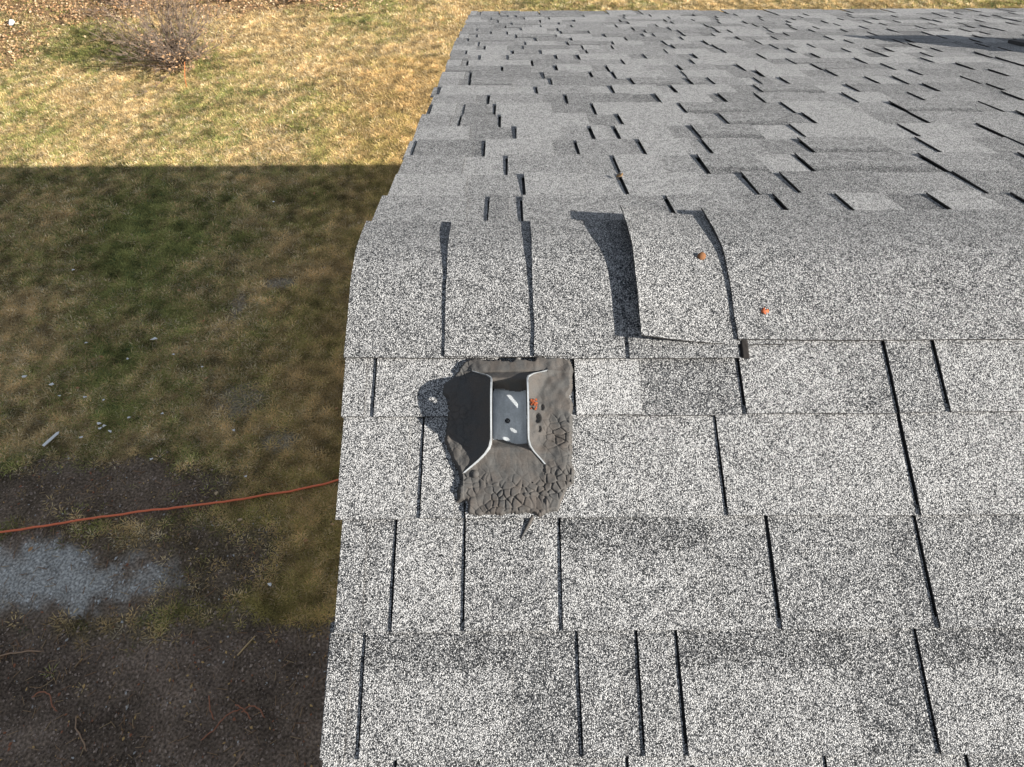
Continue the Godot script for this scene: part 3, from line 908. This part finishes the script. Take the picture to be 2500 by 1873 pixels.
func make_grass() -> void:
	# one tuft of nine bent blades
	var st := mb()
	for b in 9:
		var a := TAU * b / 9.0 + rng.randf_range(-0.3, 0.3)
		var dir := Vector3(cos(a), 0, sin(a))
		var sd := Vector3(-dir.z, 0, dir.x) * rng.randf_range(0.0014, 0.0024)
		var r0 := dir * rng.randf_range(0.0, 0.018)
		var l := rng.randf_range(0.03, 0.06)
		var lean := rng.randf_range(0.35, 1.25)
		var p1 := r0 + (dir * sin(lean) + Vector3.UP * cos(lean)) * l * 0.55
		var lean2 := lean + rng.randf_range(0.2, 0.6)
		var p2 := p1 + (dir * sin(lean2) + Vector3.UP * cos(lean2)) * l * 0.5
		quad(st, r0 - sd, r0 + sd, p1 + sd * 0.8, p1 - sd * 0.8, Vector3.UP)
		tri(st, p1 - sd * 0.8, p1 + sd * 0.8, p2, Vector3.UP)
	st.generate_normals()
	var mesh := st.commit()
	var m := StandardMaterial3D.new()
	m.vertex_color_use_as_albedo = true
	m.roughness = 0.85
	m.metallic_specular = 0.25
	m.backlight_enabled = true
	m.backlight = Color(0.5, 0.48, 0.4)
	m.cull_mode = BaseMaterial3D.CULL_DISABLED
	var list := []
	for k in 330000:
		var x: float; var z: float
		if k % 10 < 8:
			z = -0.4 - pow(rng.randf(), 0.9) * 11.8
			x = lerpf(-0.2, -4.2 - 0.48 * -z, rng.randf())
		else:
			z = rng.randf_range(-12.6, -8.5)
			x = rng.randf_range(-3.0, 8.8)
		var cv := cover(x, z)
		var keep: float = (1.0 - 0.985 * cv[0]) * (1.0 - cv[1] * 0.9) * (1.0 - 0.7 * cv[2]) * (1.0 - 0.75 * cv[3])
		if rng.randf() > keep * keep: continue
		# distance thins out what the eye can no longer tell apart
		if rng.randf() > clampf(1.25 + z * 0.055, 0.5, 1.0): continue
		var g := 0.36 + 0.95 * noise.get_noise_2d(x * 3.2, z * 3.2) + 0.5 * noise2.get_noise_2d(x * 7, z * 7)
		g += 0.45 * blob(x, z, -2.0, -1.05, 0.75, 0.13) + 0.35 * blob(x, z, -5.6, -9.3, 1.2, 0.6) + 0.4 * blob(x, z, -3.3, -2.8, 0.3, 0.2)
		if z > -6.4: g += 0.10
		g -= 0.25 * smoothstep(-2.6, -0.6, x)
		g = lerpf(0.38, g, 0.7) + 0.5 * noise3.get_noise_2d(x * 26, z * 26)
		var clump := 1.0 + 1.0 * noise2.get_noise_2d(x * 75, z * 75) + 0.35 * noise3.get_noise_2d(x * 15, z * 15)
		var c: Color
		if rng.randf() < g:
			c = Color(0.24, 0.25, 0.07).lerp(Color(0.38, 0.36, 0.13), rng.randf())
			if rng.randf() < 0.12: c = Color(0.10, 0.16, 0.06)
		else:
			c = Color(0.68, 0.52, 0.26).lerp(Color(0.46, 0.31, 0.14), rng.randf())
			if rng.randf() < 0.15: c = Color(0.78, 0.65, 0.42)
		if x > -2.9 and z > -9.0: c = c.lerp(Color(0.50, 0.32, 0.115), 0.45 * smoothstep(-2.9, -1.3, x))
		c = c * 1.06 * clampf(clump, 0.3, 1.8) * rng.randf_range(0.75, 1.2)
		var sc := rng.randf_range(0.7, 1.35) * (1.0 + 0.25 * noise3.get_noise_2d(x * 5, z * 5)) * (1.0 - z * 0.03)
		var y := 0.012 * noise.get_noise_2d(x * 9, z * 9) + 0.005 * noise3.get_noise_2d(x * 40, z * 40) - 0.004
		list.append([Transform3D(Basis(Vector3.UP, rng.randf() * TAU).scaled(Vector3(sc, sc * rng.randf_range(0.3, 0.75), sc)), Vector3(x, y, z)), Color(c.r, c.g, c.b)])
	print("tufts ", list.size())
	scatter("lawn_grass", mesh, m, list, "short half-dry lawn grass, green and straw coloured", "grass")
	# dead leaves
	var lf := mb(true)
	for k in 2:
		var s := -1.0 if k == 0 else 1.0
		quad(lf, Vector3(-0.03, 0.004, 0), Vector3(0, 0.002, 0), Vector3(0.0, 0.012, s * 0.018), Vector3(-0.016, 0.013, s * 0.014), Vector3.UP)
		quad(lf, Vector3(0, 0.002, 0), Vector3(0.032, 0.008, 0), Vector3(0.017, 0.014, s * 0.012), Vector3(0, 0.012, s * 0.018), Vector3.UP)
	lf.generate_normals()
	var leaf_mesh := lf.commit()
	list = []
	for k in 42000:
		var z := rng.randf_range(-12.4, -1.2)
		var x := lerpf(-0.2, -4.4 - 0.48 * -z, rng.randf())
		var cv := cover(x, z)
		if rng.randf() > cv[2] * 0.9 + 0.004: continue
		var c := Color(0.62, 0.40, 0.22).lerp(Color(0.46, 0.25, 0.12), rng.randf())
		if rng.randf() < 0.35: c = Color(0.64, 0.48, 0.31)
		var sc := rng.randf_range(0.35, 0.8)
		list.append([Transform3D(Basis.from_euler(Vector3(rng.randf_range(-0.6, 0.6), rng.randf() * TAU, rng.randf_range(-0.6, 0.6))).scaled(Vector3(sc, sc, sc)), Vector3(x, 0.02 + rng.randf() * 0.03, z)), c])
	print("leaves ", list.size())
	scatter("dead_leaves", leaf_mesh, m, list, "dry brown leaves lying over the far grass", "leaves")
	# crumbs of soil, gravel and chaff on the bare ground
	var pb := mb()
	var v := []
	for i in 6: v.append(Vector3([1, -1, 0, 0, 0, 0][i], [0, 0, 0.7, -0.7, 0, 0][i], [0, 0, 0, 0, 1, -1][i]) * (0.8 + 0.3 * sin(i * 2.3)))
	for f in [[0, 2, 4], [0, 4, 3], [0, 3, 5], [0, 5, 2], [1, 4, 2], [1, 3, 4], [1, 5, 3], [1, 2, 5]]:
		tri(pb, v[f[0]], v[f[1]], v[f[2]], v[f[0]] + v[f[1]] + v[f[2]])
	pb.generate_normals()
	var pm := pb.commit()
	list = []
	for k in 38000:
		var z := rng.randf_range(-2.6, 0.7)
		var x := lerpf(-0.2, -4.6, rng.randf())
		var cv := cover(x, z)
		if rng.randf() > cv[0]: continue
		var r := 0.0025 + 0.013 * pow(rng.randf(), 4.0)
		var c := Color(0.28, 0.22, 0.178) * rng.randf_range(0.35, 1.6)
		var q := rng.randf()
		if q < 0.04: c = Color(0.60, 0.40, 0.17)
		elif q < 0.07: c = Color(0.5, 0.5, 0.48)
		elif q < 0.12: c = Color(0.32, 0.14, 0.08)
		if cv[1] > 0.4: c = Color(0.5, 0.5, 0.48) * rng.randf_range(0.6, 1.4)
		list.append([Transform3D(Basis.from_euler(Vector3(rng.randf() * 6, rng.randf() * 6, 0)).scaled(Vector3(r, r * 0.7, r * rng.randf_range(0.7, 1.5))), Vector3(x, 0.003 + 0.012 * noise.get_noise_2d(x * 9, z * 9), z)), c])
	var m2 := m.duplicate()
	m2.backlight_enabled = false
	# bits of straw and dead grass lying about
	var cf := mb()
	box(cf, Vector3(-0.03, 0.0, -0.0018), Vector3(0.03, 0.0022, 0.0018))
	cf.generate_normals()
	var chaff_mesh := cf.commit()
	var bits := []
	for k in 5200:
		var z := rng.randf_range(-3.2, 0.7)
		var x := lerpf(-0.2, -4.6, rng.randf())
		var cv := cover(x, z)
		if rng.randf() > 0.10 + 0.5 * cv[0]: continue
		if rng.randf() > 0.35 + 1.6 * maxf(0.0, noise2.get_noise_2d(x * 20, z * 20)): continue
		var c := Color(0.42, 0.31, 0.18).lerp(Color(0.26, 0.14, 0.08), rng.randf())
		var sc := rng.randf_range(0.4, 1.3)
		bits.append([Transform3D(Basis.from_euler(Vector3(0, rng.randf() * TAU, rng.randf_range(-0.15, 0.15))).scaled(Vector3(sc, 1, 1)), Vector3(x, 0.010 + 0.012 * noise.get_noise_2d(x * 9, z * 9), z)), c])
	scatter("straw_chaff", chaff_mesh, m, bits, "short bits of straw and root strewn over the bare soil", "straw")
	scatter("soil_crumbs", pm, m2, list, "crumbs of dark soil, gravel and chaff on the bare ground", "soil")

func make_bush(at_: Vector3, height: float, spread: float, stems: int, called: String, label: String, seed_: int, leafy: float) -> void:
	rng.seed = seed_
	var root := base(called, at_, label, "bush" if called == "bare_bush" else "brush")
	var bark := mat(Color(0.20, 0.155, 0.12), 0.9)
	var twig := mb(true)
	var leaves := mb()
	for s in stems:
		var st := mb(true)
		var a := rng.randf() * TAU
		var tilt := rng.randf_range(0.1, 1.0) * spread
		var dir := Vector3(cos(a) * sin(tilt), cos(tilt), sin(a) * sin(tilt))
		var p := Vector3(rng.randf_range(-0.09, 0.09), -0.01, rng.randf_range(-0.07, 0.07))
		var len_ := height * rng.randf_range(0.6, 1.1)
		var pts := [p]; var rad := [0.0075 * height + 0.001]
		for k in 6:
			dir = (dir + Vector3(rng.randf_range(-0.2, 0.2), rng.randf_range(-0.1, 0.16), rng.randf_range(-0.2, 0.2))).normalized()
			p += dir * len_ / 6.0
			pts.append(p); rad.append((0.0075 * height + 0.001) * (1.0 - (k + 1) / 6.6))
			for t in 6:
				var td := (dir + Vector3(rng.randf_range(-1, 1), rng.randf_range(-0.3, 0.8), rng.randf_range(-1, 1))).normalized()
				var q := p
				var tp := [q]; var tr := [0.0026]
				var tl := len_ * rng.randf_range(0.10, 0.30)
				for i in 3:
					td = (td + Vector3(rng.randf_range(-0.3, 0.3), rng.randf_range(-0.2, 0.3), rng.randf_range(-0.3, 0.3))).normalized()
					q += td * tl / 3.0
					tp.append(q); tr.append(0.0024 - 0.0005 * i)
					if rng.randf() < leafy:
						var w := rng.randf_range(0.012, 0.026)
						var u := Vector3(rng.randf_range(-1, 1), rng.randf_range(-0.4, 0.4), rng.randf_range(-1, 1)).normalized()
						var v := u.cross(td).normalized()
						quad(leaves, q, q + u * w + v * w * 0.5, q + u * w * 2.0, q + u * w - v * w * 0.5, Vector3.UP)
				tube(twig, tp, tr, 3)
		tube(st, pts, rad, 5)
		build(st, "stem", bark, root)
	var tw := build(twig, "twigs", mat(Color(0.23, 0.175, 0.135), 0.9), root)
	tw.set_meta("kind", "stuff")
	if leafy > 0.0:
		var lm := mat(Color(0.34, 0.21, 0.11), 0.85)
		lm.backlight_enabled = true; lm.backlight = Color(0.3, 0.2, 0.1)
		var lv := build(leaves, "dry_leaves", lm, root)
		lv.set_meta("kind", "stuff")

func make_yard_things() -> void:
	make_bush(Vector3(-4.6, 0, -8.9), 0.95, 1.5, 64, "bare_bush", "bare twiggy bush standing alone on the sunlit lawn", 501, 0.18)
	make_bush(Vector3(-5.9, 0, -10.7), 0.6, 1.3, 12, "brush_clump", "low tangle of dead brush beyond the bare bush", 502, 0.6)
	make_bush(Vector3(-7.3, 0, -11.1), 0.6, 1.3, 10, "brush_clump", "dry brush clump at the far left corner of the lawn", 503, 0.7)
	make_bush(Vector3(-3.2, 0, -10.9), 0.55, 1.3, 12, "brush_clump", "dark brush clump at the far edge right of the bare bush", 504, 0.5)
	make_bush(Vector3(-4.5, 0, -10.9), 0.6, 1.3, 10, "brush_clump", "dry brush clump directly behind the bare bush", 505, 0.6)
	rng.seed = 900
	# orange cord across the yard
	var cp := []; var cr := []
	var key := [Vector2(-5.2, -1.44), Vector2(-4.6, -1.55), Vector2(-3.848, -1.675), Vector2(-3.121, -1.796), Vector2(-2.366, -1.899), Vector2(-1.754, -2.01), Vector2(-1.321, -2.125), Vector2(-0.9, -2.27), Vector2(-0.5, -2.42), Vector2(0.1, -2.6)]
	for i in key.size() - 1:
		for k in 14:
			var a: Vector2 = key[maxi(i - 1, 0)]; var b: Vector2 = key[i]; var c: Vector2 = key[i + 1]; var d: Vector2 = key[mini(i + 2, key.size() - 1)]
			var p := b.cubic_interpolate(c, a, d, k / 14.0)
			p.y += 0.016 * noise.get_noise_2d(p.x * 26, 4) + 0.006 * noise2.get_noise_2d(p.x * 80, 7)
			cp.append(Vector3(p.x, 0.034 + 0.010 * noise2.get_noise_2d(p.x * 12, 8), p.y)); cr.append(0.0082)
	var cord := mb(true)
	tube(cord, cp, cr, 8)
	var co := build(cord, "extension_cord", mat(Color(0.88, 0.20, 0.085), 0.5))
	tag(co, "orange extension cord lying across the shaded yard", "cord")
	# orange marking stake by the bush
	var sk := base("marking_stake", Vector3(-4.29, 0, -8.22), "slim leaning orange marking stake in front of the bare bush", "stake")
	var s1 := mb(true)
	tube(s1, [Vector3(0, -0.05, 0), Vector3(0.02, 0.14, -0.05), Vector3(0.055, 0.30, -0.12)], [0.006, 0.006, 0.005], 6)
	build(s1, "rod", mat(Color(0.5, 0.17, 0.05), 0.7), sk)
	# white lath and scraps in the grass
	var paint := mat(Color(0.86, 0.86, 0.83), 0.6)
	var la := mb()
	box(la, Vector3(-0.075, 0.0, -0.013), Vector3(0.07, 0.006, 0.013)); tri(la, Vector3(0.07, 0.006, -0.013), Vector3(0.07, 0.006, 0.013), Vector3(0.088, 0.004, 0.0), Vector3.UP)
	var lo := build(la, "wood_splinter", paint)
	lo.position = Vector3(-3.787, 0.035, -2.517); lo.rotation = Vector3(0.0, 1.05, 0.03)
	tag(lo, "flat white wood splinter lying in the shaded grass", "splinter")
	var spots := [[-3.45, -2.68, 0.028], [-3.40, -2.655, 0.022], [-3.425, -2.63, 0.02], [-3.33, -2.60, 0.025], [-4.022, -3.107, 0.027], [-3.677, -2.963, 0.021], [-3.50, -2.93, 0.018], [-3.9, -2.98, 0.016], [-3.22, -2.74, 0.018], [-3.55, -2.54, 0.020], [-2.30, -2.60, 0.020], [-2.95, -2.78, 0.018], [-3.29, -3.64, 0.034], [-3.45, -3.4, 0.018], [-3.05, -3.45, 0.018], [-2.75, -3.3, 0.016], [-3.9, -3.6, 0.018], [-4.3, -3.2, 0.028], [-2.6, -5.7, 0.024], [-4.4, -4.6, 0.02], [-2.9, -2.32, 0.018], [-1.72, -1.25, 0.024], [-2.1, -2.15, 0.016]]
	var special := {0: "leftmost white flake of the tight cluster beside the dark green tuft", 1: "middle white flake of the tight cluster beside the dark green tuft", 3: "white flake just right of the tight flake cluster", 4: "white flake at the far left, well beyond the white splinter", 12: "largest white flake, alone in the middle of the shaded lawn", 18: "white flake nearest the edge of the house shadow", 20: "white flake on the dark bare dirt behind the orange cord", 21: "white flake near the roof edge, between the cord and the bare soil"}
	for k in spots.size():
		var q = spots[k]
		var w := mb()
		var n := 5 + k % 3
		var rim := []
		for i in n:
			var a := TAU * i / n + 0.3 * sin(k * 3.1 + i)
			rim.append(Vector3(cos(a), 0.12 * sin(i * 2.0 + k), sin(a) * 0.7) * q[2] * (0.8 + 0.3 * sin(k * 1.7 + i * 2.9)))
		for i in n:
			tri(w, Vector3(0, q[2] * 0.3, 0), rim[i], rim[(i + 1) % n], Vector3.UP)
			tri(w, Vector3(0, -q[2] * 0.1, 0), rim[i], rim[(i + 1) % n], Vector3.DOWN)
		var o := build(w, "paint_flake", paint)
		o.position = Vector3(q[0], 0.032, q[1])
		tag(o, special.get(k, "tiny white paint flake lying in the shaded lawn"), "flake", "white flakes in the shaded lawn")
	var wf := mb()
	for i in 6:
		var a := TAU * i / 6.0; var b := TAU * (i + 1) / 6.0
		tri(wf, Vector3(0, 0.05, 0), Vector3(cos(a) * 0.05, 0.0, sin(a) * 0.11), Vector3(cos(b) * 0.05, 0.0, sin(b) * 0.11), Vector3.UP)
	var wo := build(wf, "plastic_scrap", mat(Color(0.8, 0.8, 0.78), 0.5))
	wo.position = Vector3(-7.424, 0.03, -10.114); wo.rotation.y = 0.4
	tag(wo, "bright white plastic scrap among the dead leaves, far left", "scrap")
	# straw and rusty roots on the bare soil
	var straw := mb(true)
	tube(straw, [Vector3(-0.045, 0.012, 0.065), Vector3(0, 0.014, 0), Vector3(0.045, 0.012, -0.065)], [0.0055, 0.006, 0.0055], 6)
	var so := build(straw, "straw_stalk", mat(Color(0.60, 0.43, 0.22), 0.8))
	so.position = Vector3(-1.797, 0, -0.822)
	tag(so, "straight straw stalk lying on the dark bare soil", "straw")
	var root_m := mat(Color(0.38, 0.16, 0.09), 0.85)
	var roots := [
		["thin reddish root arching over the soil by the roof edge", [[-1.73, -0.40], [-1.68, -0.437], [-1.62, -0.42], [-1.575, -0.365]]],
		["forked reddish root end beside the arching root", [[-1.78, -0.445], [-1.745, -0.43], [-1.70, -0.40], [-1.66, -0.355]]],
		["long reddish root running down left from the arching root", [[-1.74, -0.42], [-1.82, -0.38], [-1.88, -0.29], [-1.95, -0.235]]],
		["short steep reddish root left of the arching root", [[-1.965, -0.50], [-1.945, -0.45], [-1.93, -0.41], [-1.895, -0.355]]],
		["hooked brown root curling on the soil at the left", [[-3.11, -0.50], [-3.07, -0.535], [-3.0, -0.52], [-2.95, -0.44], [-2.915, -0.415]]],
		["slender tan root crossing the soil at lower left", [[-2.78, -0.385], [-2.755, -0.315], [-2.68, -0.24], [-2.64, -0.18]]],
		["pale twig lying on the soil at the left picture edge", [[-3.62, -0.73], [-3.44, -0.765], [-3.30, -0.79], [-3.15, -0.80]]],
		["tan root at the bottom edge of the bare soil", [[-2.47, -0.08], [-2.41, -0.07], [-2.36, -0.03]]],
		["short pale root at the bottom edge near the roof", [[-1.66, -0.17], [-1.68, -0.12], [-1.72, -0.06]]],
	]
	for q in roots:
		var pts := []; var rad := []
		for i in q[1].size() - 1:
			for k in 4:
				var a = q[1][i]; var b = q[1][i + 1]
				var t := k / 4.0
				pts.append(Vector3(lerpf(a[0], b[0], t), 0.016 + 0.010 * sin(PI * (i + t) / (q[1].size() - 1)), lerpf(a[1], b[1], t) + 0.004 * sin(k * 2.0 + i)))
				rad.append(0.0042)
		pts.append(Vector3(q[1][-1][0], 0.01, q[1][-1][1])); rad.append(0.002)
		var r := mb(true)
		tube(r, pts, rad, 5)
		var o := build(r, "root", root_m if not "pale" in q[0] and not "tan" in q[0] else mat(Color(0.42, 0.28, 0.18), 0.85))
		tag(o, q[0], "root")

# ---------------------------------------------------------------- scene
func _ready() -> void:
	rng.seed = 77
	noise = fast(1, 0.08, FastNoiseLite.TYPE_SIMPLEX_SMOOTH, 3)
	noise2 = fast(2, 0.08, FastNoiseLite.TYPE_SIMPLEX_SMOOTH, 3)
	noise3 = fast(3, 0.08, FastNoiseLite.TYPE_SIMPLEX_SMOOTH, 3)
	# camera
	var cam := Camera3D.new()
	cam.name = "camera"
	add_child(cam)
	cam.position = Vector3(0, RIDGE + 0.7217, 0.8414)
	cam.rotation_degrees = Vector3(-50.95, -0.323, -0.172)
	cam.fov = 56.8
	cam.near = 0.05
	cam.far = 600.0
	cam.current = true
	# sky, exposure
	var we := WorldEnvironment.new()
	we.name = "environment"
	var env := Environment.new()
	env.background_mode = Environment.BG_SKY
	var sky := Sky.new()
	var sm := ProceduralSkyMaterial.new()
	sm.sky_top_color = Color(0.57, 0.61, 0.67)
	sm.sky_horizon_color = Color(0.82, 0.79, 0.75)
	sm.ground_bottom_color = Color(0.16, 0.14, 0.10)
	sm.ground_horizon_color = Color(0.45, 0.46, 0.44)
	sm.sky_curve = 0.12
	sm.sun_angle_max = 0.0
	sky.sky_material = sm
	env.sky = sky
	env.tonemap_mode = Environment.TONE_MAPPER_LINEAR
	env.tonemap_exposure = 2.1
	env.background_energy_multiplier = 0.56
	env.sdfgi_enabled = true
	env.ssao_enabled = true
	env.ssil_enabled = true
	we.environment = env
	add_child(we)
	# sun, low on the right and a little behind the camera
	var sun := DirectionalLight3D.new()
	sun.name = "sun"
	add_child(sun)
	sun.look_at_from_position(Vector3.ZERO, Vector3(-2.1, -1.0, -0.9), Vector3.UP)
	sun.light_energy = 1.6
	sun.light_color = Color(1.0, 0.975, 0.94)
	sun.light_angular_distance = 0.5
	sun.shadow_enabled = true
	# setting and house
	make_ground()
	granule_textures()
	make_house()
	make_bracket()
	make_roof_bits()
	make_yard_things()
	make_grass()
